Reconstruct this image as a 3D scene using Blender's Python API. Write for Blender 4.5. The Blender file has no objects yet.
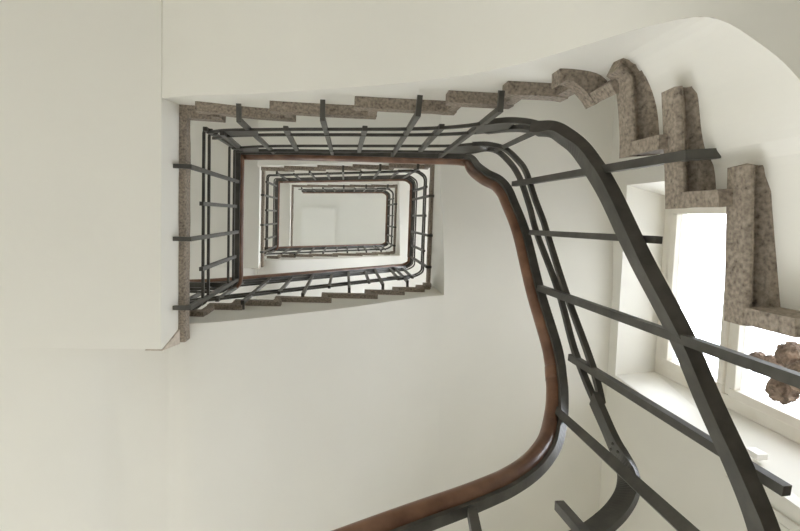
import bpy, bmesh, math, random
import numpy as np
from mathutils import Vector, Matrix, noise
random.seed(4)
scene = bpy.context.scene
COL = scene.collection
EYE = 1.30                      # camera height above the ground floor; plan x/y are measured from the camera

# ------------------------------------------------------------------ camera (looking straight up the well)
F = 600.0
d = np.array([(345 - 400) / F, (215.5 - 265.5) / F, 1.0]); d /= np.linalg.norm(d)
ax = np.array([math.cos(.033), math.sin(.033), 0.0]); ax -= ax.dot(d) * d; ax /= np.linalg.norm(ax)
ay = np.cross(d, ax)
R = np.array([ax, ay, d])
cam_data = bpy.data.cameras.new('camera'); cam_data.sensor_fit = 'HORIZONTAL'; cam_data.sensor_width = 36
cam_data.lens = 27.0; cam_data.clip_start = 0.02
cam = bpy.data.objects.new('camera', cam_data); COL.objects.link(cam)
rx, up, bk = R[:, 0], -R[:, 1], -R[:, 2]
cam.matrix_world = Matrix(((rx[0], up[0], bk[0], 0), (rx[1], up[1], bk[1], 0), (rx[2], up[2], bk[2], EYE), (0, 0, 0, 1)))
scene.camera = cam


def survey(pts):
    """sight bearings + height above the lens -> plan position (how the ironwork was measured)"""
    out = []
    for px, py, z in pts:
        r = R @ np.array([(px - 400) / F, (py - 265.5) / F, 1.0])
        out.append(Vector((r[0] * z / r[2], r[1] * z / r[2], z)))
    return out


# ------------------------------------------------------------------ materials
def mat(name):
    m = bpy.data.materials.new(name); m.use_nodes = True
    nt = m.node_tree; b = nt.nodes['Principled BSDF']
    return m, nt, b


def noise_col(nt, b, scale, c1, c2, lo=.35, hi=.65, detail=6, bump=0.0, bscale=None, dist=.01):
    tc = nt.nodes.new('ShaderNodeTexCoord')
    n = nt.nodes.new('ShaderNodeTexNoise'); n.inputs['Scale'].default_value = scale; n.inputs['Detail'].default_value = detail
    cr = nt.nodes.new('ShaderNodeValToRGB')
    cr.color_ramp.elements[0].position = lo; cr.color_ramp.elements[1].position = hi
    cr.color_ramp.elements[0].color = (*c1, 1); cr.color_ramp.elements[1].color = (*c2, 1)
    nt.links.new(tc.outputs['Object'], n.inputs['Vector']); nt.links.new(n.outputs['Fac'], cr.inputs['Fac'])
    nt.links.new(cr.outputs['Color'], b.inputs['Base Color'])
    if bump:
        n2 = nt.nodes.new('ShaderNodeTexNoise'); n2.inputs['Scale'].default_value = bscale or scale; n2.inputs['Detail'].default_value = 5
        nt.links.new(tc.outputs['Object'], n2.inputs['Vector'])
        bp = nt.nodes.new('ShaderNodeBump'); bp.inputs['Strength'].default_value = bump; bp.inputs['Distance'].default_value = dist
        nt.links.new(n2.outputs['Fac'], bp.inputs['Height']); nt.links.new(bp.outputs['Normal'], b.inputs['Normal'])
    return tc, cr


M = {}
M['plaster'], nt, b = mat('white_plaster'); b.inputs['Roughness'].default_value = .9
noise_col(nt, b, 1.6, (.79, .775, .72), (.82, .805, .75), bump=.10, bscale=7, dist=.02)
M['wallpaint'], nt, b = mat('wall_paint'); b.inputs['Roughness'].default_value = .85
noise_col(nt, b, 1.2, (.79, .775, .72), (.815, .80, .745), bump=.08, bscale=9, dist=.01)
M['ceiling'], nt, b = mat('ceiling_paint'); b.inputs['Roughness'].default_value = .9
noise_col(nt, b, .9, (.80, .80, .76), (.83, .83, .79))
M['stone'], nt, b = mat('speckled_stone'); b.inputs['Roughness'].default_value = .8
tc, cr = noise_col(nt, b, 130, (.20, .165, .132), (.37, .312, .25), lo=.36, hi=.66, detail=6, bump=.5, bscale=70, dist=.005)
cr.color_ramp.elements.new(.31).color = (.12, .095, .075, 1)
M['palestone'], nt, b = mat('pale_stone'); b.inputs['Roughness'].default_value = .85
noise_col(nt, b, 60, (.52, .45, .38), (.66, .59, .51))
M['iron'], nt, b = mat('painted_iron'); b.inputs['Roughness'].default_value = .42; b.inputs['Metallic'].default_value = .0
noise_col(nt, b, 25, (.054, .051, .043), (.084, .079, .067), bump=.12, bscale=60, dist=.003)
M['wood'], nt, b = mat('varnished_wood'); b.inputs['Roughness'].default_value = .32
tc, cr = noise_col(nt, b, 14, (.125, .058, .034), (.26, .137, .082), lo=.3, hi=.72, detail=7, bump=.05, bscale=30, dist=.003)
M['frame'], nt, b = mat('cream_window_paint'); b.inputs['Roughness'].default_value = .5
noise_col(nt, b, 6, (.74, .70, .62), (.80, .77, .70))
M['whitepaint'], nt, b = mat('gloss_white_paint'); b.inputs['Roughness'].default_value = .4
b.inputs['Base Color'].default_value = (.8, .78, .74, 1)
M['floor'], nt, b = mat('pale_stone_floor'); b.inputs['Roughness'].default_value = .6
noise_col(nt, b, 5, (.47, .46, .435), (.59, .58, .55))
M['groundfloor'], nt, b = mat('worn_slate_floor'); b.inputs['Roughness'].default_value = .6
noise_col(nt, b, 5, (.17, .165, .155), (.25, .24, .225))
M['dry'], nt, b = mat('dried_petals'); b.inputs['Roughness'].default_value = .9
noise_col(nt, b, 40, (.21, .155, .118), (.46, .35, .275), bump=.3)
M['vase'], nt, b = mat('stoneware'); b.inputs['Roughness'].default_value = .5
noise_col(nt, b, 20, (.20, .13, .10), (.28, .19, .14))
gm = bpy.data.materials.new('rippled_glass'); gm.use_nodes = True; nt = gm.node_tree; nt.nodes.clear()
o = nt.nodes.new('ShaderNodeOutputMaterial'); mx = nt.nodes.new('ShaderNodeMixShader'); tr = nt.nodes.new('ShaderNodeBsdfTransparent')
gl = nt.nodes.new('ShaderNodeBsdfTranslucent'); tr.inputs['Color'].default_value = (.96, .975, 1, 1)
n = nt.nodes.new('ShaderNodeTexNoise'); n.inputs['Scale'].default_value = 4; tc = nt.nodes.new('ShaderNodeTexCoord')
mp = nt.nodes.new('ShaderNodeMapping'); mp.inputs['Scale'].default_value = (1, 6, 1)
cr = nt.nodes.new('ShaderNodeMapRange'); cr.inputs['To Min'].default_value = .05; cr.inputs['To Max'].default_value = .35
nt.links.new(tc.outputs['Object'], mp.inputs['Vector']); nt.links.new(mp.outputs['Vector'], n.inputs['Vector'])
nt.links.new(n.outputs['Fac'], cr.inputs['Value']); nt.links.new(cr.outputs['Result'], mx.inputs['Fac'])
nt.links.new(tr.outputs[0], mx.inputs[1]); nt.links.new(gl.outputs[0], mx.inputs[2]); nt.links.new(mx.outputs[0], o.inputs['Surface'])
M['glass'] = gm

# ------------------------------------------------------------------ object helpers (all geometry is written relative to the lens height)
def new_obj(name, bm, m, parent=None, smooth=False):
    org = Vector(parent['_org']) if parent is not None else Vector((0, 0, 0))
    for v in bm.verts:
        v.co.z += EYE
        v.co -= org
    if parent is None:                                  # put the origin at the object's own base centre
        xs = [v.co for v in bm.verts]
        c = Vector((sum(v.x for v in xs) / len(xs), sum(v.y for v in xs) / len(xs), min(v.z for v in xs)))
        for v in bm.verts: v.co -= c
    bmesh.ops.recalc_face_normals(bm, faces=bm.faces[:])
    me = bpy.data.meshes.new(name); bm.to_mesh(me); bm.free()
    me.materials.append(M[m])
    if smooth:
        for p in me.polygons: p.use_smooth = True
    ob = bpy.data.objects.new(name, me); COL.objects.link(ob)
    if parent is None: ob.location = c
    else: ob.parent = parent
    return ob


def thing(name, label, cat, loc, group=None):
    o = bpy.data.objects.new(name, None); o.empty_display_size = .1; COL.objects.link(o)
    o.location = (loc[0], loc[1], loc[2] + EYE)
    o['_org'] = list(o.location); o['label'] = label; o['category'] = cat
    if group: o['group'] = group
    return o


def structure(name, bm, m, parent=None, label=None):
    o = new_obj(name, bm, m, parent)
    if parent is None:
        o['kind'] = 'structure'; o['label'] = label; o['category'] = name.split('_')[0]
    return o


def box(bm, x0, x1, y0, y1, z0, z1, bevel=0):
    vs = [bm.verts.new(p) for p in ((x0, y0, z0), (x1, y0, z0), (x1, y1, z0), (x0, y1, z0), (x0, y0, z1), (x1, y0, z1), (x1, y1, z1), (x0, y1, z1))]
    fs = [bm.faces.new([vs[i] for i in f]) for f in ((3, 2, 1, 0), (4, 5, 6, 7), (0, 1, 5, 4), (1, 2, 6, 5), (2, 3, 7, 6), (3, 0, 4, 7))]
    if bevel:
        es = {e for f in fs for e in f.edges}
        bmesh.ops.bevel(bm, geom=list(es), offset=bevel, segments=2, profile=.5, affect='EDGES')


def smooth_path(pts, n=6):
    """Catmull-Rom through the points"""
    pts = [Vector(p) for p in pts]
    if len(pts) < 3: return pts
    q = [pts[0] * 2 - pts[1]] + pts + [pts[-1] * 2 - pts[-2]]
    out = []
    for i in range(1, len(q) - 2):
        p0, p1, p2, p3 = q[i - 1:i + 3]
        # centripetal-ish: fall back to plain CR
        for k in range(n):
            t = k / n
            out.append(.5 * ((2 * p1) + (p2 - p0) * t + (2 * p0 - 5 * p1 + 4 * p2 - p3) * t * t + (3 * p1 - p0 - 3 * p2 + p3) * t ** 3))
    out.append(pts[-1])
    return out


def fillet(pts, r, n=6):
    """round the plan corners of a polyline"""
    pts = [Vector(p) for p in pts]; out = [pts[0]]
    for i in range(1, len(pts) - 1):
        a, b_, c = pts[i - 1:i + 2]
        ra = min(r, (a - b_).length * .49, (c - b_).length * .49)
        p, q = b_ + (a - b_).normalized() * ra, b_ + (c - b_).normalized() * ra
        for k in range(n + 1):
            t = k / n
            out.append(p * (1 - t) ** 2 + b_ * 2 * t * (1 - t) + q * t * t)
    out.append(pts[-1])
    return out


def sweep(bm, pts, prof):
    """sweep a (outward, up) profile along a path; outward = horizontal, to the left of travel"""
    pts = [Vector(p) for p in pts]; rings = []; last = None
    for i, p in enumerate(pts):
        t = pts[min(i + 1, len(pts) - 1)] - pts[max(i - 1, 0)]
        h = Vector((t.x, t.y, 0))
        if h.length < 1e-4 and last is not None: s = last
        else: h.normalize(); s = Vector((h.y, -h.x, 0))
        last = s
        t.normalize(); u = s.cross(t); u = u if u.z > 0 else -u
        rings.append([bm.verts.new(p + s * a + u * b_) for a, b_ in prof])
    n = len(prof)
    for a, b_ in zip(rings, rings[1:]):
        for k in range(n): bm.faces.new((a[k], a[(k + 1) % n], b_[(k + 1) % n], b_[k]))
    bm.faces.new(rings[0][::-1]); bm.faces.new(rings[-1])


def rect(w, h, ow=0, oh=0):
    return [(ow - w / 2, oh - h / 2), (ow + w / 2, oh - h / 2), (ow + w / 2, oh + h / 2), (ow - w / 2, oh + h / 2)]


def oval(w, h, ow=0, oh=0, n=14):
    return [(ow + w / 2 * math.cos(2 * math.pi * k / n), oh + h / 2 * math.sin(2 * math.pi * k / n)) for k in range(n)]


def tube(bm, pts, r, n=8):
    pts = [Vector(p) for p in pts]; rings = []
    for i, p in enumerate(pts):
        t = (pts[min(i + 1, len(pts) - 1)] - pts[max(i - 1, 0)]).normalized()
        a = t.orthogonal().normalized(); b_ = t.cross(a)
        rr = r[i] if isinstance(r, (list, tuple)) else r
        rings.append([bm.verts.new(p + (a * math.cos(2 * math.pi * k / n) + b_ * math.sin(2 * math.pi * k / n)) * rr) for k in range(n)])
    for a, b_ in zip(rings, rings[1:]):
        for k in range(n): bm.faces.new((a[k], a[(k + 1) % n], b_[(k + 1) % n], b_[k]))
    bm.faces.new(rings[0][::-1]); bm.faces.new(rings[-1])


def flatbar(bm, pts, w, tangent):
    """square bar bent along pts, faces square to the railing"""
    pts = [Vector(p) for p in pts]; tg = Vector(tangent).normalized(); rings = []
    for i, p in enumerate(pts):
        if i == 0: dirs = (pts[1] - pts[0]).normalized(); sc = 1
        elif i == len(pts) - 1: dirs = (pts[i] - pts[i - 1]).normalized(); sc = 1
        else:
            d0, d1 = (pts[i] - pts[i - 1]).normalized(), (pts[i + 1] - pts[i]).normalized()
            dirs = (d0 + d1).normalized(); sc = 1 / max(.5, dirs.dot(d1))
        a = (tg - dirs * tg.dot(dirs)).normalized(); b_ = dirs.cross(a) * sc
        rings.append([bm.verts.new(p + a * x * w / 2 + b_ * y * w / 2) for x, y in ((-1, -1), (1, -1), (1, 1), (-1, 1))])
    for a, b_ in zip(rings, rings[1:]):
        for k in range(4): bm.faces.new((a[k], a[(k + 1) % 4], b_[(k + 1) % 4], b_[k]))
    bm.faces.new(rings[0][::-1]); bm.faces.new(rings[-1])


# ------------------------------------------------------------------ the shaft
XL, XR, YT, YB = -1.90, 1.50, -1.30, 1.95          # inner wall faces
FLOOR, CEIL = -EYE, 9.3
STOREY = 2.50
WX = 1.75                                            # plane of the window frames


def to_wall(p, n, lim=9):
    best = lim
    for lim, c, k in ((XR, p.x, n.x), (XL, p.x, n.x), (YT, p.y, n.y), (YB, p.y, n.y)):
        if abs(k) > 1e-6:
            t = (lim - c) / k
            if t > 1e-6: best = min(best, t)
    return Vector((p.x, p.y)) + Vector((n.x, n.y)) * (best - .003)


class Path:
    """plan line of a string: (x, y, z of the plaster's lower edge), walked downhill with the well on the right-hand side"""
    def __init__(s, pts):
        s.p = [Vector(p) for p in pts]; s.s = [0]
        for a, b_ in zip(s.p, s.p[1:]): s.s.append(s.s[-1] + math.hypot(b_.x - a.x, b_.y - a.y))
        s.len = s.s[-1]

    def at(s, t):
        t = max(0, min(s.len, t))
        for i in range(len(s.p) - 1):
            if t <= s.s[i + 1] + 1e-9: break
        f = (t - s.s[i]) / max(1e-9, s.s[i + 1] - s.s[i])
        return s.p[i].lerp(s.p[i + 1], f)

    def nrm(s, t, e=.03):
        a, b_ = s.at(t - e), s.at(t + e); v = Vector((b_.x - a.x, b_.y - a.y)).normalized()
        return Vector((v.y, -v.x))

    def near(s, x, y):
        return min((k * s.len / 1500 for k in range(1501)), key=lambda t: (s.at(t).x - x) ** 2 + (s.at(t).y - y) ** 2)


def edge_pts(path, a, b_, pts=None):
    """well-side edge of a tread: [(point on the plaster line, outward normal)]"""
    if pts is None:
        n = max(1, int((b_ - a) / .03))
        return [(path.at(a + (b_ - a) * k / n), path.nrm(a + (b_ - a) * k / n)) for k in range(n + 1)]
    q = [Vector((x, y, 0)) for x, y in pts]; out = []
    for i, p in enumerate(q):
        d0 = (q[i] - q[i - 1]).normalized() if i else None
        d1 = (q[i + 1] - q[i]).normalized() if i + 1 < len(q) else None
        v = ((d0 or d1) + (d1 or d0)).normalized()
        out.append((p, Vector((v.y, -v.x)) / max(.6, v.dot(d0 or d1)), path.nrm(path.near(p.x, p.y), .07)))
    return out


def prism(bm, edge, z0, z1, inset, groove=False, lim=9):
    """a slab with the given well-side edge, running out to the walls"""
    inn, out = [], []
    for p, nv, *far in edge:
        inn.append(Vector((p.x, p.y)) - nv * inset); out.append(to_wall(p, far[0] if far else nv.normalized(), lim))
    n = len(edge) - 1
    if groove:
        prof = [(inset, z1), (inset, z0 + .006), (inset - .006, z0 + .001), (inset - .011, z0 + .001), (inset - .014, z0 + .016), (inset - .026, z0 + .019), (inset - .034, z0 + .008), (inset - .036, z0 - .002), (-.01, z0 - .004)]
        rows = [[bm.verts.new((p.x - nv.x * a, p.y - nv.y * a, c)) for a, c in prof] for p, nv, *_ in edge]
        ol = [bm.verts.new((q.x, q.y, z0 - .004)) for q in out]; oh = [bm.verts.new((q.x, q.y, z1)) for q in out]
        full = [[h, *r, l] for r, l, h in zip(rows, ol, oh)]
        for r0, r1 in zip(full, full[1:]):
            m = len(r0)
            for k in range(m): bm.faces.new((r0[k], r0[(k + 1) % m], r1[(k + 1) % m], r1[k]))
        bm.faces.new(full[0]); bm.faces.new(full[-1][::-1])
        return
    pts = [*inn, *out[::-1]]
    lo = [bm.verts.new((p.x, p.y, z0)) for p in pts]; hi = [bm.verts.new((p.x, p.y, z1)) for p in pts]
    m = len(pts)
    for k in range(n):
        for L in (lo, hi): bm.faces.new((L[k], L[k + 1], L[m - 2 - k], L[m - 1 - k]))
        bm.faces.new((lo[k], lo[k + 1], hi[k + 1], hi[k])); bm.faces.new((lo[m - 2 - k], lo[m - 1 - k], hi[m - 1 - k], hi[m - 2 - k]))
    bm.faces.new((lo[0], lo[m - 1], hi[m - 1], hi[0])); bm.faces.new((lo[n], lo[n + 1], hi[n + 1], hi[n]))


def flight(label, path, treads, z_below, prot=.03, thick=.05, riser=.028, straight=None, lim=9):
    """treads: (start s, nosing s, z of the stone's underside, explicit edge or None) going downhill"""
    c = path.at(path.len / 2)
    root = thing('stair_flight', label, 'stairs', (c.x, c.y, min(p.z for p in path.p)))
    bm = bmesh.new()

    def strip(a, b_, line, zl, zt):
        n = max(1, int((b_ - a) / .012)); prev = None
        for k in range(n + 1):
            t = a + (b_ - a) * k / n; p = path.at(t); q = line(t)
            if zl is None: pair = (bm.verts.new(p), bm.verts.new((q.x, q.y, max(zt, p.z + .01))))
            else: pair = (bm.verts.new((q.x, q.y, zl)), bm.verts.new((q.x, q.y, zt)))
            if prev: bm.faces.new((prev[0], pair[0], pair[1], prev[1]))
            prev = pair

    for i, tr_ in enumerate(treads):
        a, b_, z = tr_[:3]; nxt = treads[i + 1] if i + 1 < len(treads) else None
        line = path.at
        end = min(nxt[0] if nxt else path.len, path.len)
        strip(0 if i == 0 else a, end, line, None, z)
        if nxt and b_ > end: strip(end, b_, line, nxt[2] - .002, z)
    new_obj('plaster_string', bm, 'plaster', root)
    bm = bmesh.new(); n = int(path.len / .012); W = 10; rows = []
    for k in range(n + 1):
        t = path.len * k / n; p = path.at(t); w = to_wall(p, Vector(straight) if straight else path.nrm(t, .07))
        rows.append([bm.verts.new((p.x + (w.x - p.x) * j / W, p.y + (w.y - p.y) * j / W, p.z)) for j in range(W + 1)])
    for r0, r1 in zip(rows, rows[1:]):
        for j in range(W): bm.faces.new((r0[j], r1[j], r1[j + 1], r0[j + 1]))
    new_obj('plaster_soffit', bm, 'plaster', root, smooth=True)
    for i, tr_ in enumerate(treads):
        a, b_, z = tr_[:3]; ex = tr_[3] if len(tr_) > 3 else None; pr = tr_[4] if len(tr_) > 4 else prot
        bm = bmesh.new(); ed = edge_pts(path, a, b_, ex)
        if straight: ed = [(q_[0], q_[1], Vector(straight)) for q_ in ed]
        prism(bm, ed, z, z + thick, pr, pr > .035, lim)
        zn = (treads[i + 1][2] if i + 1 < len(treads) else z_below) + thick
        if z - zn > .01 and b_ > riser:
            p1, n1 = ed[-1][:2]; p0 = ed[-2][0]; dr = Vector((p0.x - p1.x, p0.y - p1.y, 0)).normalized()
            prism(bm, [(p1 + dr * riser, n1), (p1 + dr * .002, n1)], zn - .015, z + .01, pr - .002, False, lim)
        es = [e for e in bm.edges if len(e.link_faces) == 2 and e.calc_face_angle(0) > .9 and (pr <= .035 or all(v.co.z > z + .03 for v in e.verts))]
        bmesh.ops.bevel(bm, geom=es, offset=.005, segments=2, profile=.5, affect='EDGES')
        for v in bm.verts: v.co += noise.noise_vector(v.co * 22) * .002
        new_obj('step', bm, 'stone', root)
    return root


# ------------------------------------------------------------------ lower flight with winders (from the first landing down past the camera)
z0 = 2.03; RISE = .136
low = smooth_path([(-.60, -.340, 1.945), (-.56, -.340, 1.925), (-.45, -.337, 1.845), (-.30, -.328, 1.745), (-.126, -.325, 1.64), (.02, -.325, 1.555), (.14, -.325, 1.475), (.26, -.325, 1.37), (.36, -.325, 1.235), (.43, -.325, 1.09), (.48, -.325, .98),
       (.525, -.320, .90), (.552, -.303, .865), (.573, -.27, .83), (.591, -.225, .785), (.602, -.165, .735), (.613, -.128, .71), (.629, -.103, .685), (.641, -.03, .64), (.656, .06, .58), (.672, .146, .525),
       (.700, .24, .46), (.716, .36, .39), (.712, .47, .32), (.68, .55, .27), (.60, .61, .215), (.48, .635, .15), (.36, .64, .08), (.2, .64, -.01)], 5)
P = Path(low)
S = P.near
tr = [(0, S(-.404, -.33), 2.03, [(-.56, -.328), (-.404, -.326)]), (S(-.471, -.33), S(-.165, -.325), 1.944), (S(-.226, -.325), S(.087, -.325), 1.808), (S(.019, -.325), S(.302, -.325), 1.672),
      (S(.255, -.325), S(.425, -.325), 1.536), (S(.37, -.325), S(.525, -.318), 1.400),
      (S(.445, -.325), S(.55, -.29), 1.264, [(.430, -.312), (.451, -.328), (.475, -.327), (.492, -.321), (.518, -.304), (.536, -.285), (.548, -.268)], .026),
      (S(.535, -.314), S(.59, -.135), 1.128, [(.528, -.324), (.543, -.315), (.564, -.294), (.574, -.231), (.580, -.175), (.583, -.135)], .036),
      (S(.575, -.235), S(.618, -.035), .992, [(.598, -.242), (.610, -.14), (.622, -.036)], .045),
      (S(.600, -.097), S(.656, .146), .856, [(.643, -.098), (.651, .02), (.658, .146)], .045),
      (S(.69, .09), S(.716, .38), .72, [(.715, .09), (.722, .24), (.728, .385)], .04)]
s_n = tr[-1][1]; zc = .72
while s_n < P.len - .25:
    zc -= RISE; tr.append((s_n - .055, s_n + .245, zc)); s_n += .245
flight('lowest stair flight with thick stone steps winding round the upper right corner of the well', P, tr, zc - RISE, lim=.62)

# ------------------------------------------------------------------ upper flights and landings
def top_flight(dz, label):
    zL, zR = 4.53 + dz, 3.50 + dz
    xs = [(-.60, -.37), (-.42, -.14), (-.19, .10), (.04, .30), (.26, .50)]
    p = Path(smooth_path([(-.618, -.325, zL - .22), (-.45, -.325, zL - .37), (-.2, -.325, zL - .59), (.1, -.325, zL - .86), (.35, -.325, zL - 1.07), (.513, -.325, zR - .17)], 5))
    k = (zL - zR) / 6
    tt = [(p.near(a, -.325), p.near(b_, -.325), zL - k * (i + 1)) for i, (a, b_) in enumerate(xs)]
    return flight(label, p, tt, zR, prot=.025, straight=(0, -1))


BZ = [(.455, 3.36, .50), (.40, 3.24, .475), (.26, 3.125, .43), (.108, 2.985, .31), (-.10, 2.825, .165), (-.30, 2.665, -.05), (-.455, 2.54, -.26), (-.535, 2.42, -.40), (-.60, 2.25, -.51)]


def bottom_flight(dz, y, label, jog=-.58):
    pl = [(.513, y, 3.01), (.40, y, 2.93), (.22, y, 2.75), (.05, y, 2.565), (-.13, y, 2.40), (-.30, y, 2.255), (-.42, y, 2.16), (-.515, y, 2.105), (jog + .01, y, 2.10), (jog, y + .01, 2.10), (jog - .004, y + .046, 2.10), (jog - .015, y + .051, 2.099), (-.72, y + .051, 2.065), (-.80, y + .051, 2.01), (-.89, y + .051, 1.972), (-1.0, y + .051, 1.953), (-1.2, y + .051, 1.948), (-1.9, y + .051, 1.948)]
    p = Path(smooth_path([(a, b_, c + dz) for a, b_, c in pl], 4))
    # each step reaches from its back edge (right, under the step above) to its nosing (left)
    tt = [(p.near(xb, y), p.near(xn, y), z + dz, [(xb, y), (max(xn, jog), y)]) for xn, z, xb in BZ]
    return flight(label, p, tt, 2.20 + dz, prot=.02, straight=(0, 1))


def left_landing(dz, x, yend, ztop, label, batter=0):
    root = thing('stair_landing', label, 'landing', (x - .6, 0, ztop - .13))
    bm = bmesh.new(); box(bm, XL, x, YT, yend, ztop - .165, ztop - .055)
    for v in bm.verts:
        if v.co.x > XL + .1 and v.co.z < ztop - .1: v.co.x -= batter
    new_obj('plaster_slab', bm, 'plaster', root)
    bm = bmesh.new(); box(bm, x - .06, x + .022, -.352, yend, ztop - .06, ztop, .006)
    bmesh.ops.subdivide_edges(bm, edges=[e for e in bm.edges if e.calc_length() > .5], cuts=24)
    for v in bm.verts: v.co += noise.noise_vector(v.co * 16) * .0025
    new_obj('stone_edge', bm, 'stone', root)
    bm = bmesh.new(); box(bm, XL, x - .05, YT, yend, ztop - .056, ztop - .002)
    new_obj('floor_slab', bm, 'floor', root)
    bm = bmesh.new()
    tri = [(yend - .045, ztop - .06), (yend + .004, ztop - .06), (yend + .004, ztop - .165)]
    va = [bm.verts.new((x + .004, a, c)) for a, c in tri]; vb_ = [bm.verts.new((x - .05, a, c)) for a, c in tri]
    for v in va + vb_:
        if v.co.z < ztop - .1: v.co.x -= batter
    bm.faces.new(va); bm.faces.new(vb_[::-1])
    for k in range(3): bm.faces.new((va[k], vb_[k], vb_[(k + 1) % 3], va[(k + 1) % 3]))
    o = new_obj('end_stone', bm, 'palestone', root); o['label'] = 'pale wedge of bare stone at the corner'
    return root


def right_landing(dz, label):
    zR = 3.50 + dz; x = .513
    root = thing('stair_landing', label, 'landing', (1.0, 0, zR - .2))

    def sm(t): t = max(0, min(1, t)); return t * t * (3 - 2 * t)

    def f(px, py):
        base = 3.01 + dz + .7 * .3 * (1 - math.exp(-(px - x) / .3))
        return base + (zR - .17 - base) * (1 - sm((py + .45) / .84))
    bm = bmesh.new(); nx, ny = 30, 80; rows = []
    for i in range(nx + 1):
        px = x + (XR - x) * i / nx
        rows.append([bm.verts.new((px, YT + (YB - YT) * j / ny, f(px, YT + (YB - YT) * j / ny))) for j in range(ny + 1)])
    for a, b_ in zip(rows, rows[1:]):
        for j in range(ny): bm.faces.new((a[j], a[j + 1], b_[j + 1], b_[j]))
    new_obj('plaster_soffit', bm, 'plaster', root, smooth=True)
    bm = bmesh.new(); prev = None
    for j in range(ny + 1):
        py = YT + (YB - YT) * j / ny
        v = bm.verts.new((x, py, f(x, py))); w = bm.verts.new((x, py, zR))
        if prev: bm.faces.new((prev[0], v, w, prev[1]))
        prev = (v, w)
    new_obj('plaster_edge', bm, 'plaster', root)
    bm = bmesh.new(); box(bm, x - .02, x + .06, -.352, .385, zR, zR + .06, .006)
    bmesh.ops.subdivide_edges(bm, edges=[e for e in bm.edges if e.calc_length() > .5], cuts=24)
    for v in bm.verts: v.co += noise.noise_vector(v.co * 16) * .0025
    new_obj('stone_edge', bm, 'stone', root)
    bm = bmesh.new(); box(bm, x + .05, XR, YT, YB, zR + .002, zR + .056)
    new_obj('floor_slab', bm, 'floor', root)
    return root


left_landing(0, -.541, .440, 2.09, 'first left landing, a big white slab with a long stone edge nearest the camera', .026)
bottom_flight(0, .39, 'second stair flight with stone steps rising along the bottom side of the well')
right_landing(0, 'first right landing, white slab with a stone edge half a storey up')
top_flight(0, 'third stair flight, stone steps along the top side of the middle rectangle')
left_landing(STOREY, -.618, .405, 4.59, 'second left landing, white slab with a stone edge beyond the first railing')
bottom_flight(STOREY, .355, 'fourth stair flight, small stone steps along the bottom side of the inner rectangle', -.655)
right_landing(STOREY, 'second right landing, narrow stone edge at the right of the innermost rectangle')
top_flight(STOREY, 'topmost stair flight, tiny stone steps above the innermost rectangle')
left_landing(2 * STOREY, -.62, .40, 7.09, 'topmost left landing, thin stone edge left of the bare ceiling')

# ------------------------------------------------------------------ railings
IRON_W, BAL_W = .009, .014
OFFS = [('lower_bar', .10), ('lower_bar', .185), ('upper_bar', .57), ('upper_bar', .685)]
RAIL = .80


def handrail(root, pts, wood=(.040, .036), iron=(.026, .014)):
    bm = bmesh.new(); sweep(bm, pts, oval(wood[0], wood[1], -.004, .012)); new_obj('handrail', bm, 'wood', root, smooth=True)
    bm = bmesh.new(); sweep(bm, pts, rect(iron[0], iron[1], .004, -.012)); new_obj('handrail_bar', bm, 'iron', root)


def bar(root, name, pts, w=IRON_W, h=.012):
    bm = bmesh.new(); sweep(bm, pts, rect(w, h)); return new_obj(name, bm, 'iron', root)


def baluster(root, p, zlow, ztop, out, stub, w=BAL_W, tangent=None):
    """vertical square bar; a long one is bent outward under the stone and let into the plaster"""
    out = Vector(out).normalized(); tg = tangent or (out.y, -out.x, 0)
    pts = [Vector((p[0], p[1], ztop)), Vector((p[0], p[1], zlow))]
    if stub: pts.append(Vector((p[0] + out.x * stub, p[1] + out.y * stub, zlow)))
    bm = bmesh.new(); flatbar(bm, pts, w, tg)
    return new_obj('baluster', bm, 'iron', root)


def plate(root, pts, name='joint_plate'):
    bm = bmesh.new(); sweep(bm, pts, rect(.014, .09)); return new_obj(name, bm, 'iron', root)


def generic_rail(label, plan, base, longs, shorts, stub_z, stub, corner=.05, loc=None, w=BAL_W):
    """plan: list of (x,y); base(x,y): walking height; longs/shorts: list of (x,y,outx,outy)"""
    root = thing('stair_railing', label, 'railing', (plan[0][0], plan[0][1], base(*plan[0])))
    f = fillet([(x, y, 0) for x, y in plan], corner)
    # densify
    dn = []
    for a, b_ in zip(f, f[1:]):
        n = max(1, int((b_ - a).length / .08))
        dn += [a.lerp(b_, k / n) for k in range(n)]
    dn.append(f[-1])
    for name, h in OFFS: bar(root, name, [(p.x, p.y, base(p.x, p.y) + h) for p in dn])
    handrail(root, [(p.x, p.y, base(p.x, p.y) + RAIL) for p in dn])
    for x, y, ox, oy in longs: baluster(root, (x, y), base(x, y) + stub_z(x, y) , base(x, y) + RAIL - .015, (ox, oy, 0), stub, w)
    for x, y, ox, oy in shorts: baluster(root, (x, y), base(x, y) + .07, base(x, y) + .725, (ox, oy, 0), 0, w)
    return root


# --- first left landing
def base_L1(x, y): return 2.09


L1R = generic_rail('iron railing with dark wooden handrail along the first left landing, nearest upright run',
                   [(-.86, .352), (-.50, .352), (-.50, -.283), (-.47, -.283)], base_L1,
                   [(-.50, -.14, -1, 0), (-.50, .093, -1, 0), (-.50, .318, -1, 0)], [(-.50, -.025, -1, 0), (-.50, .205, -1, 0), (-.49, -.283, 0, -1)],
                   lambda x, y: -.09, .055, corner=.045)
plate(L1R, [(-.66, .352, 2.09 + .14), (-.57, .352, 2.09 + .14)])


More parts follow.
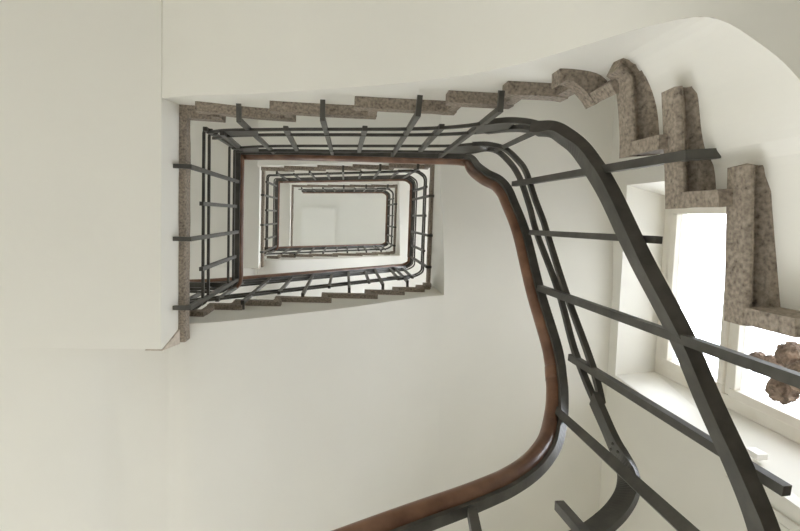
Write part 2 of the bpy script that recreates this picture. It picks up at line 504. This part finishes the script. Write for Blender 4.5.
# --- flights and landings above
def bottom_rail(dz, y, label, xl=-.86):
    def base(x, yy):
        if x < -.66: return 2.13 + dz + max(0, (x + .86)) * .5
        return 2.23 + dz + (x + .66) * 1.19 if x < .44 else 3.54 + dz
    xs = [-.62, -.40, -.18, .03, .21, .36]
    r = generic_rail(label, [(.487, y - .07), (.487, y - .03), (.44, y), (xl, y)], base, [(x, y, 0, 1) for x in xs], [(x + .11, y, 0, 1) for x in xs[:-1]] + [(.415, y, 0, 1)],
                     lambda x, y: -.10, .06, corner=.05)
    plate(r, [(.36, y, base(.36, y) + .14), (.29, y, base(.29, y) + .14)])
    return r


def top_rail(dz, label):
    zL, zR = 4.58 + dz, 3.55 + dz
    def base(x, y):
        t = max(0, min(1, (x + .55) / 1.03)); return zL + (zR - zL) * t
    xl = [-.50, -.25, -.02, .21, .42]
    r = generic_rail(label, [(-.55, -.29), (.44, -.29), (.487, -.25), (.487, -.20)], base, [(x, -.29, 0, -1) for x in xl], [(x + .12, -.29, 0, -1) for x in xl[:-1]],
                     lambda x, y: -.07, .045, corner=.04)
    plate(r, [(.36, -.29, base(.36, 0) + .14), (.43, -.29, base(.43, 0) + .14)])
    return r


def right_rail(dz, y1, label):
    return generic_rail(label, [(.487, -.20), (.487, y1)], lambda x, y: 3.56 + dz, [(.487, -.13, 1, 0), (.487, .10, 1, 0), (.487, .285, 1, 0)],
                        [(.487, -.19, 1, 0), (.487, -.015, 1, 0), (.487, .20, 1, 0)], lambda x, y: -.08, .05)


def left_rail(dz, label):
    r = generic_rail(label, [(-.86, .325), (-.60, .325), (-.60, -.29), (-.55, -.29)], lambda x, y: 4.59 + dz, [(-.60, -.13, -1, 0), (-.60, .09, -1, 0), (-.60, .29, -1, 0)],
                     [(-.60, -.235, -1, 0), (-.60, -.02, -1, 0), (-.60, .20, -1, 0)], lambda x, y: -.085, .05)
    return r


bottom_rail(0, .36, 'iron railing rising along the bottom side of the well beside the second flight')
right_rail(0, .29, 'iron railing of the first right landing, upright run right of the middle rectangle')
top_rail(0, 'iron railing along the top side of the middle rectangle beside the third flight')
left_rail(0, 'iron railing of the second left landing, upright run left of the middle rectangle')
bottom_rail(STOREY, .33, 'small iron railing along the bottom side of the innermost rectangle')
right_rail(STOREY, .26, 'small iron railing of the second right landing, right of the innermost rectangle')
top_rail(STOREY, 'topmost small iron railing along the top side of the innermost rectangle')

# --- the lowest run: measured point by point
W1 = thing('stair_railing', 'large iron railing with red-brown wooden handrail winding round the lowest flight in the foreground', 'railing', (.5, -.25, .9))
H = smooth_path(survey([(243, 153.3, 2.90), (270, 153.2, 2.81), (300, 153.5, 2.72), (350, 154.5, 2.62), (400, 156, 2.53), (445, 157, 2.44), (462, 157.8, 2.40), (470, 160.5, 2.36),
                        (476.5, 168.5, 2.27), (486, 175.5, 2.16), (497.5, 181.5, 2.07), (505.5, 190, 2.01), (511.5, 203, 1.96), (523, 233, 1.88), (537, 290, 1.75), (552, 340, 1.64),
                        (556.5, 360, 1.60), (558, 373, 1.575), (559.5, 392, 1.535), (558.5, 415, 1.48), (553.5, 440, 1.40), (543, 458, 1.335), (529, 472, 1.28), (510, 484.5, 1.23), (491, 493.5, 1.19),
                        (464, 504.5, 1.145), (430, 517, 1.095), (390, 532, 1.045), (300, 567, .95)]), 6)
hw = bmesh.new(); sweep(hw, H, oval(.043, .042, -.008, .015)); new_obj('handrail', hw, 'wood', W1, smooth=True)
hw = bmesh.new(); sweep(hw, H, rect(.024, .012, .005, -.012)); new_obj('handrail_bar', hw, 'iron', W1)
U1 = survey([(232.5, 148.5, 2.65), (260, 146.5, 2.54), (300, 146, 2.42), (350, 146, 2.34), (400, 146, 2.26), (445, 146, 2.19), (462, 145, 2.15), (476, 144, 2.12), (490, 144.5, 2.07), (505, 149, 2.01), (517.5, 160, 1.93),
             (526, 172, 1.87), (535, 199, 1.79), (543, 220, 1.745), (547, 233, 1.72), (565, 290, 1.60), (585, 345, 1.49), (596, 378, 1.42), (602, 404, 1.375)])
U2 = survey([(237, 151.5, 2.77), (260, 151, 2.66), (300, 151, 2.54), (350, 151, 2.45), (400, 151.5, 2.37), (445, 152, 2.29), (470, 152, 2.24), (486, 149.5, 2.2), (497.5, 151.5, 2.15), (507.5, 160, 2.07), (516, 171, 2.0),
             (522.5, 185, 1.93), (530, 208, 1.86), (536.7, 233, 1.80), (558, 290, 1.665), (571.5, 340, 1.56), (578, 360, 1.51), (590, 390, 1.43), (601, 413, 1.368)])
UM = survey([(594, 398, 1.40), (603, 418, 1.355), (613, 441, 1.31), (622, 460, 1.265), (628, 477, 1.22), (627, 493, 1.18), (618, 509, 1.14), (604, 523, 1.105), (582, 538, 1.07), (540, 558, 1.02), (440, 592, .94), (340, 625, .87)])
B1 = survey([(208.5, 132.5, 2.19), (225, 130.5, 2.09), (260, 129.8, 1.97), (300, 129.4, 1.89), (340, 129.4, 1.85), (400, 129.2, 1.81), (440, 128, 1.755), (470, 125.5, 1.68), (490, 122.3, 1.61), (510, 120.5, 1.55), (528, 122, 1.52), (545, 127, 1.48), (560, 133, 1.45)])
B2 = survey([(213.5, 138.5, 2.27), (230, 136, 2.16), (260, 135, 2.07), (300, 134.8, 2.01), (340, 134.8, 1.95), (400, 135, 1.91), (440, 134.5, 1.86), (470, 133, 1.80), (490, 131, 1.73), (505, 129, 1.66), (520, 128.3, 1.58), (538, 130.5, 1.50), (552, 132, 1.46)])
BM = survey([(535, 128.5, 1.50), (552, 130, 1.46), (566, 137, 1.42), (580, 149, 1.38), (594, 168, 1.325), (610, 195, 1.26), (640, 258, 1.16), (680, 334, 1.08), (710, 404, 1.02), (742, 474, .955), (764, 531, .905), (782, 600, .84), (770, 680, .78), (700, 740, .73)])
for nm, pts, cut in (('upper_bar', U1, 7), ('upper_bar', U2, 6), ('lower_bar', B1, 8), ('lower_bar', B2, 8)):
    sp = smooth_path(pts, 5)
    bar(W1, nm, sp[:cut * 5 + 1], .009, .012); bar(W1, nm, sp[cut * 5 - 1:], .0145, .015)
um = bmesh.new(); sweep(um, smooth_path(UM, 6), rect(.015, .050)); UMO = new_obj('upper_bar', um, 'iron', W1)
lm = bmesh.new(); sweep(lm, smooth_path(BM, 6), rect(.029, .044)); new_obj('lower_bar', lm, 'iron', W1)


def mid(a, b_, i0, i1):
    """plate filling the gap between two bars"""
    bm = bmesh.new(); r = []
    for k in range(9):
        t = k / 8
        def pick(c):
            f = i0 + (i1 - i0) * t; i = min(int(f), len(c) - 2); return c[i].lerp(c[i + 1], f - i)
        p, q = pick(a), pick(b_); n = Vector((p.x - .05, p.y - .05, 0)).normalized() * .007
        r.append([bm.verts.new(p - n), bm.verts.new(p + n), bm.verts.new(q + n), bm.verts.new(q - n)])
    for x, y in zip(r, r[1:]):
        for k in range(4): bm.faces.new((x[k], x[(k + 1) % 4], y[(k + 1) % 4], y[k]))
    bm.faces.new(r[0][::-1]); bm.faces.new(r[-1])
    new_obj('joint_plate', bm, 'iron', W1)


mid(B1, B2, 1.0, 1.9)
mid(B1, B2, 7.4, 9.3)
mid(U1, U2, .25, .9)
mid(U1, U2, 5.2, 7.2)


def rail_z(H, x, y):
    return min(H, key=lambda p: (p.x - x) ** 2 + (p.y - y) ** 2)


def on_path(pts, x, y):
    return min(pts, key=lambda p: (p.x - x) ** 2 + (p.y - y) ** 2)


# long balusters on the top side: knee position, bent outward under the stones
for px, py, z, ex, ey in ((239, 120, 1.83, 238.7, 103.5), (322.5, 118.5, 1.66, 322.8, 99.5), (418, 114, 1.555, 420, 95), (500, 109.5, 1.44, 501.5, 90.5)):
    k, e = survey([(px, py, z), (ex, ey, z - .01)]); h = on_path(H, k.x, k.y)
    bm = bmesh.new()
    flatbar(bm, [(h.x, h.y, h.z - .012), (k.x, k.y, k.z), (e.x, e.y, e.z)], .0135, (1, 0, 0))
    new_obj('baluster', bm, 'iron', W1)
# short ones between the bars
UT = smooth_path(U2, 6); BT = smooth_path(B1, 6)
for (bx, by, bz), (tx, ty, tz) in (((285.6, 128.3, 1.90), (297, 150, 2.56)), ((365, 128.3, 1.82), (359, 151, 2.45)), ((442, 126.5, 1.735), (420, 150.5, 2.34)), ((222, 133, 2.08), (241, 149, 2.74)),
                                  ((548, 126, 1.46), (496, 150.5, 2.17)), ((659, 240, 1.13), (531, 232.5, 1.81))):
    a, c = survey([(tx, ty, tz), (bx, by, bz)])
    bm = bmesh.new(); flatbar(bm, [a, c], .015, (a.y - 0, -(a.x), 0) if bx > 500 else (1, 0, 0)); new_obj('baluster', bm, 'iron', W1)
# right side: long, long, short ...
a, k, e = survey([(514, 184, 2.0), (688, 155.5, .975), (719, 153.5, .965)])
bm = bmesh.new(); flatbar(bm, [a, k, e], .017, (0, 1, 0)); new_obj('baluster', bm, 'iron', W1)
a, k = survey([(540, 288, 1.73), (815, 386, .77)])
bm = bmesh.new(); flatbar(bm, [a, k, k + Vector((.06, 0, 0))], .018, (0, 1, 0)); new_obj('baluster', bm, 'iron', W1)
a, k = survey([(571, 357, 1.54), (787, 491, .885)])
bm = bmesh.new(); flatbar(bm, [a, k], .018, (0, 1, 0)); new_obj('baluster', bm, 'iron', W1)
a, k = survey([(557, 411, 1.49), (720, 560, .80)]); k2 = a + (k - a) * 1.45
bm = bmesh.new(); flatbar(bm, [a, k2, k2 + Vector((.06, .05, 0))], .019, (.7, .7, 0)); new_obj('baluster', bm, 'iron', W1)
a, k = survey([(559, 505, 1.16), (720, 690, .66)])
bm = bmesh.new(); flatbar(bm, [a, k], .019, (1, 0, 0)); new_obj('baluster', bm, 'iron', W1)
a, k = survey([(472, 512, 1.13), (520, 760, .58)])
bm = bmesh.new(); flatbar(bm, [a, k], .019, (1, 0, 0)); new_obj('baluster', bm, 'iron', W1)
# rivets on the splice of the upper bar
ups = smooth_path(UM, 12)
for f_, hh in ((.21, .012), (.21, -.010), (.25, .010), (.25, -.012), (.315, .0)):
    k = int(f_ * (len(ups) - 1)); p = ups[k]; t = ups[k + 1] - ups[k - 1]
    out = Vector((t.y, -t.x, 0)).normalized(); u_ = out.cross(t).normalized(); u_ = u_ if u_.z > 0 else -u_
    bm = bmesh.new(); bmesh.ops.create_uvsphere(bm, u_segments=10, v_segments=6, radius=.0045)
    for v in bm.verts: v.co += p - out * .0085 + u_ * hh
    r_ = new_obj('rivet', bm, 'iron', W1, smooth=True); r_.parent = UMO
# metal ferrule where two lengths of handrail meet
i = min(range(len(H)), key=lambda k: (H[k] - survey([(557, 371, 1.58)])[0]).length)
bm = bmesh.new(); sweep(bm, H[i - 3:i + 4], oval(.0445, .0435, -.008, .015)); fo = new_obj('handrail_joint', bm, 'wood', W1, smooth=True)

# ------------------------------------------------------------------ room shell
bm = bmesh.new(); box(bm, XL - .4, XR + .4, YT - .4, YB + .4, FLOOR - .2, FLOOR); structure('floor', bm, 'groundfloor', label='worn grey stone ground floor under the stairwell')
bm = bmesh.new(); box(bm, XL - .4, XR + .4, YT - .4, YB + .4, CEIL, CEIL + .2); structure('ceiling', bm, 'ceiling', label='flat white ceiling at the top of the stairwell')
bm = bmesh.new(); box(bm, XL - .3, XR + .3, YT - .3, YT, FLOOR, CEIL); structure('wall_back', bm, 'wallpaint', label='white wall behind the upper flights')
DOOR = (-1.6, .2, FLOOR, 1.45)
FILL_WIN = [(-1.75, -.75, 2.75 + k * STOREY, 4.2 + k * STOREY) for k in range(3)]  # unseen front windows, added to bring daylight into the upper well
FILL_WIN[2] = (-1.75, -.6, 7.75, 8.8)
bm = bmesh.new()
holes = [DOOR] + FILL_WIN
xc = sorted({XL - .3, XR + .3, *[h[0] for h in holes], *[h[1] for h in holes]}); zc_ = sorted({FLOOR, CEIL, *[h[2] for h in holes], *[h[3] for h in holes]})
for a, b_ in zip(xc, xc[1:]):
    for c, e in zip(zc_, zc_[1:]):
        if not any(h[0] < (a + b_) / 2 < h[1] and h[2] < (c + e) / 2 < h[3] for h in holes): box(bm, a, b_, YB, YB + .3, c, e)
bmesh.ops.remove_doubles(bm, verts=bm.verts[:], dist=1e-5)
structure('wall_front', bm, 'wallpaint', label='white wall with the entrance opening below the flights')
bm = bmesh.new(); box(bm, XL - .3, XL, YT, YB, FLOOR, CEIL); structure('wall_left', bm, 'wallpaint', label='white wall at the back of the landings')
WIN = []
for k in range(3):
    o = k * STOREY
    if k == 0: WIN.append(dict(y0=-.212, y1=.825, y1b=.915, z0=1.52, z1=3.115, iy0=-.165, iy1=.815, iz0=1.56, iz1=3.165))
    else: WIN.append(dict(y0=-.95, y1=1.25, y1b=1.25, z0=1.52 + o, z1=3.12 + o, iy0=-.90, iy1=1.20, iz0=1.56 + o, iz1=3.17 + o))  # unseen upper storeys: openings widened so more daylight reaches the well
bm = bmesh.new()


def sheet(x, rects, ylim, zlim):
    zc = sorted({zlim[0], zlim[1], *[r[2] for r in rects], *[r[3] for r in rects]}); yc = sorted({ylim[0], ylim[1], *[r[0] for r in rects], *[r[1] for r in rects]})
    for a, b_ in zip(yc, yc[1:]):
        for c, e in zip(zc, zc[1:]):
            my, mz = (a + b_) / 2, (c + e) / 2
            if any(r[0] < my < r[1] and r[2] < mz < r[3] for r in rects): continue
            bm.faces.new([bm.verts.new(p) for p in ((x, a, c), (x, b_, c), (x, b_, e), (x, a, e))])


XO = XR + .36
sheet(XR, [(w['y0'], w['y1b'], w['z0'], w['z1']) for w in WIN], (YT, YB), (FLOOR, CEIL))
sheet(XO, [(w['iy0'], w['iy1'], w['iz0'], w['iz1']) for w in WIN], (YT, YB), (FLOOR, CEIL))
for w in WIN:
    A = [(w['y0'], w['z0']), (w['y1b'], w['z0']), (w['y1'], w['z1']), (w['y0'], w['z1'])]; B = [(w['iy0'], w['iz0']), (w['iy1'], w['iz0']), (w['iy1'], w['iz1']), (w['iy0'], w['iz1'])]
    for i in range(4):
        j = (i + 1) % 4
        bm.faces.new([bm.verts.new(p) for p in ((XR, *A[i]), (XR, *A[j]), (WX, *B[j]), (WX, *B[i]))])
        bm.faces.new([bm.verts.new(p) for p in ((WX, *B[i]), (WX, *B[j]), (XO, *B[j]), (XO, *B[i]))])
w = WIN[0]; bm.faces.new([bm.verts.new(p) for p in ((XR, w['y1b'], w['z0']), (XR, w['y1b'], w['z1']), (XR, w['y1'], w['z1']))])
bmesh.ops.remove_doubles(bm, verts=bm.verts[:], dist=1e-5)
structure('wall_right', bm, 'wallpaint', label='white outer wall with a deep splayed window beside the lowest flight')


def ring(bm, x0, x1, y0, y1, z0, z1, t):
    box(bm, x0, x1, y0, y0 + t, z0, z1, .004); box(bm, x0, x1, y1 - t, y1, z0, z1, .004)
    box(bm, x0, x1, y0 + t, y1 - t, z0, z0 + t, .004); box(bm, x0, x1, y0 + t, y1 - t, z1 - t, z1, .004)


for i, w in enumerate(WIN):
    root = thing('window_%d' % (i + 1), ['cream framed window beside the lowest flight, its panes white with daylight', 'unseen window of the storey above, widened to brighten the well', 'unseen window of the top storey, widened to brighten the well'][i], 'window', (WX, .3, w['iz0']))
    root['kind'] = 'structure'
    y0, y1, za, zb = w['iy0'], w['iy1'], w['iz0'], w['iz1']
    zt = za + .965
    bm = bmesh.new(); ring(bm, WX, WX + .07, y0, y1, za, zb, .062); box(bm, WX, WX + .07, y0 + .05, y1 - .05, zb - .105, zb - .05, .004); box(bm, WX, WX + .07, y0 + .062, y1 - .062, zt - .022, zt + .022, .004); new_obj('window_frame', bm, 'frame', root)
    for (c, e) in ((za + .062, zt - .022), (zt + .022, zb - .100)):
        bm = bmesh.new(); ring(bm, WX - .012, WX + .045, y0 + .058, y1 - .058, c, e, .042); sash = new_obj('window_sash', bm, 'frame', root)
        sash['_org'] = root['_org']
        bm = bmesh.new(); box(bm, WX + .014, WX + .018, y0 + .096, y1 - .096, c + .038, e - .038); new_obj('window_pane', bm, 'glass', sash)

for k, h in enumerate(FILL_WIN):
    root = thing('window_%d' % (k + 4), 'unseen front wall window added to light the upper well, storey %s' % ['one', 'two', 'three'][k], 'window', ((h[0] + h[1]) / 2, YB + .2, h[2])); root['kind'] = 'structure'
    bm = bmesh.new(); xm = (h[0] + h[1]) / 2
    for a, b_, c, e in ((h[0], h[0] + .06, h[2], h[3]), (h[1] - .06, h[1], h[2], h[3]), (xm - .04, xm + .04, h[2], h[3]), (h[0], h[1], h[2], h[2] + .06), (h[0], h[1], h[3] - .06, h[3])): box(bm, a, b_, YB + .17, YB + .23, c, e)
    new_obj('window_frame', bm, 'frame', root)
    for a, b_ in ((h[0] + .06, xm - .04), (xm + .04, h[1] - .06)):
        bm = bmesh.new(); box(bm, a, b_, YB + .198, YB + .202, h[2] + .06, h[3] - .06); new_obj('window_pane', bm, 'glass', root)

# small white catch on the window reveal and a painted board on the wall beside the window
bm = bmesh.new(); box(bm, 1.555, 1.60, .838, .862, 2.045, 2.115, .003)
o = new_obj('window_catch', bm, 'whitepaint'); o['label'] = 'small white catch fixed to the window reveal behind the lower bar'; o['category'] = 'catch'
bm = bmesh.new(); box(bm, XR - .012, XR, .955, 1.93, .6, 2.125, .003); box(bm, XR - .016, XR - .004, .985, 1.93, .6, 1.98, .003)
structure('trim_1', bm, 'wallpaint', label='flat painted board on the wall below the window')

bm = bmesh.new(); box(bm, -.66, -.15, -.10, 1.2, CEIL - .10, CEIL); structure('trim_2', bm, 'ceiling', label='boxed panel on the ceiling at the top of the well')
bm = bmesh.new(); box(bm, .19, .32, .66, YB, FLOOR, -.06); structure('wall_lower', bm, 'wallpaint', label='low wall carrying the foot of the lowest flight')

# dried flowers on the window sill
vb = bmesh.new(); prof = [(.030, 0), (.046, .02), (.055, .10), (.045, .19), (.026, .24), (.032, .262), (.026, .262), (.020, .24), (.035, .19)]
VX, VY = 1.655, .53; vz = 1.558; n = 20; rr = []
for r, h in prof: rr.append([vb.verts.new((VX + r * math.cos(2 * math.pi * k / n), VY + r * math.sin(2 * math.pi * k / n), vz + h)) for k in range(n)])
for a, b_ in zip(rr, rr[1:]):
    for k in range(n): vb.faces.new((a[k], a[(k + 1) % n], b_[(k + 1) % n], b_[k]))
vb.faces.new(rr[0][::-1]); vb.faces.new(rr[-1])
o = new_obj('vase', vb, 'vase', smooth=True); o['label'] = 'brown stoneware vase on the window sill holding the dried flowers'; o['category'] = 'vase'
FL = thing('dried_flower_bunch', 'bunch of crumpled brown dried flower heads in front of the bright window', 'dried flowers', (VX, VY, vz + .12))
for px, py, X, r in ((758, 362, 1.60, .042), (773, 366, 1.63, .044), (791, 355, 1.61, .050), (783, 389, 1.58, .054), (804, 376, 1.57, .058)):
    ry = R @ np.array([(px - 400) / F, (py - 265.5) / F, 1.0]); c = Vector((ry[0], ry[1], ry[2])) * (X / ry[0])
    bm = bmesh.new(); bmesh.ops.create_icosphere(bm, subdivisions=3, radius=r * .9)
    for v in bm.verts: v.co *= 1 + .35 * noise.noise(v.co * 60 + Vector((px, 0, 0))) + .12 * noise.noise(v.co * 180)
    for k in range(240):                                # crumpled petals
        u = Vector((random.gauss(0, 1), random.gauss(0, 1), random.gauss(0, 1))).normalized()
        q = u * r * random.uniform(.80, .98); t1 = u.orthogonal().normalized(); t1.rotate(Matrix.Rotation(random.uniform(0, 6.28), 3, u)); t2 = u.cross(t1); s = r * random.uniform(.12, .2)
        vs = [bm.verts.new(q + t1 * s * a + t2 * s * b_ + u * s * random.uniform(-.5, .6)) for a, b_ in ((-1, -.7), (.2, -1), (1, 0), (.3, 1), (-.8, .7))]
        cv = bm.verts.new(q)
        for a in range(5): bm.faces.new((cv, vs[a], vs[(a + 1) % 5]))
    for v in bm.verts: v.co += c
    head = new_obj('flower_head', bm, 'dry', FL); head['_org'] = FL['_org']
    bm = bmesh.new(); tube(bm, smooth_path([c, c.lerp(Vector((VX, VY, vz + .26)), .5) + Vector((0, 0, -.03)), (VX + (c.x - VX) * .1, VY + (c.y - VY) * .1, vz + .26), (VX, VY, vz + .13)], 5), .003, 6)
    new_obj('stem', bm, 'dry', FL)

# ------------------------------------------------------------------ daylight
wd = bpy.data.worlds.new('daylight'); scene.world = wd; wd.use_nodes = True
bg = wd.node_tree.nodes['Background']; bg.inputs['Strength'].default_value = 10.5
nt = wd.node_tree; tc = nt.nodes.new('ShaderNodeTexCoord'); sp = nt.nodes.new('ShaderNodeSeparateXYZ'); cr = nt.nodes.new('ShaderNodeValToRGB')
mr = nt.nodes.new('ShaderNodeMapRange'); mr.inputs['From Min'].default_value = -1; nt.links.new(tc.outputs['Generated'], sp.inputs[0]); nt.links.new(sp.outputs['Z'], mr.inputs['Value'])
nt.links.new(mr.outputs['Result'], cr.inputs['Fac']); nt.links.new(cr.outputs['Color'], bg.inputs['Color'])
cr.color_ramp.elements[0].position = .47; cr.color_ramp.elements[0].color = (.13, .132, .13, 1)      # pavement
cr.color_ramp.elements[1].position = .53; cr.color_ramp.elements[1].color = (.96, .98, 1.0, 1)      # overcast sky


def portal(name, loc, rot, sx, sy):
    l = bpy.data.lights.new(name, 'AREA'); l.shape = 'RECTANGLE'; l.size = sx; l.size_y = sy; l.cycles.is_portal = True
    o = bpy.data.objects.new(name, l); COL.objects.link(o); o.location = loc; o.rotation_euler = rot


for i, w in enumerate(WIN):
    portal('window_portal', (XO + .02, (w['iy0'] + w['iy1']) / 2, (w['iz0'] + w['iz1']) / 2 + EYE), (0, math.radians(90), 0), w['iz1'] - w['iz0'], w['iy1'] - w['iy0'])
portal('door_portal', ((DOOR[0] + DOOR[1]) / 2, YB + .32, (DOOR[2] + DOOR[3]) / 2 + EYE), (math.radians(-90), 0, 0), DOOR[1] - DOOR[0], DOOR[3] - DOOR[2])

for h in FILL_WIN: portal('landing_portal', ((h[0] + h[1]) / 2, YB + .32, (h[2] + h[3]) / 2 + EYE), (math.radians(-90), 0, 0), h[1] - h[0], h[3] - h[2])
for o in bpy.data.objects:
    if '_org' in o: del o['_org']
cy = scene.cycles
cy.max_bounces = 16; cy.diffuse_bounces = 12; cy.glossy_bounces = 4; cy.transparent_max_bounces = 12
cy.use_denoising = True; cy.sample_clamp_indirect = 8
vs = scene.view_settings; vs.view_transform = 'Standard'; vs.look = 'None'; vs.exposure = 0.08; vs.gamma = 1.0; vs.use_curve_mapping = False
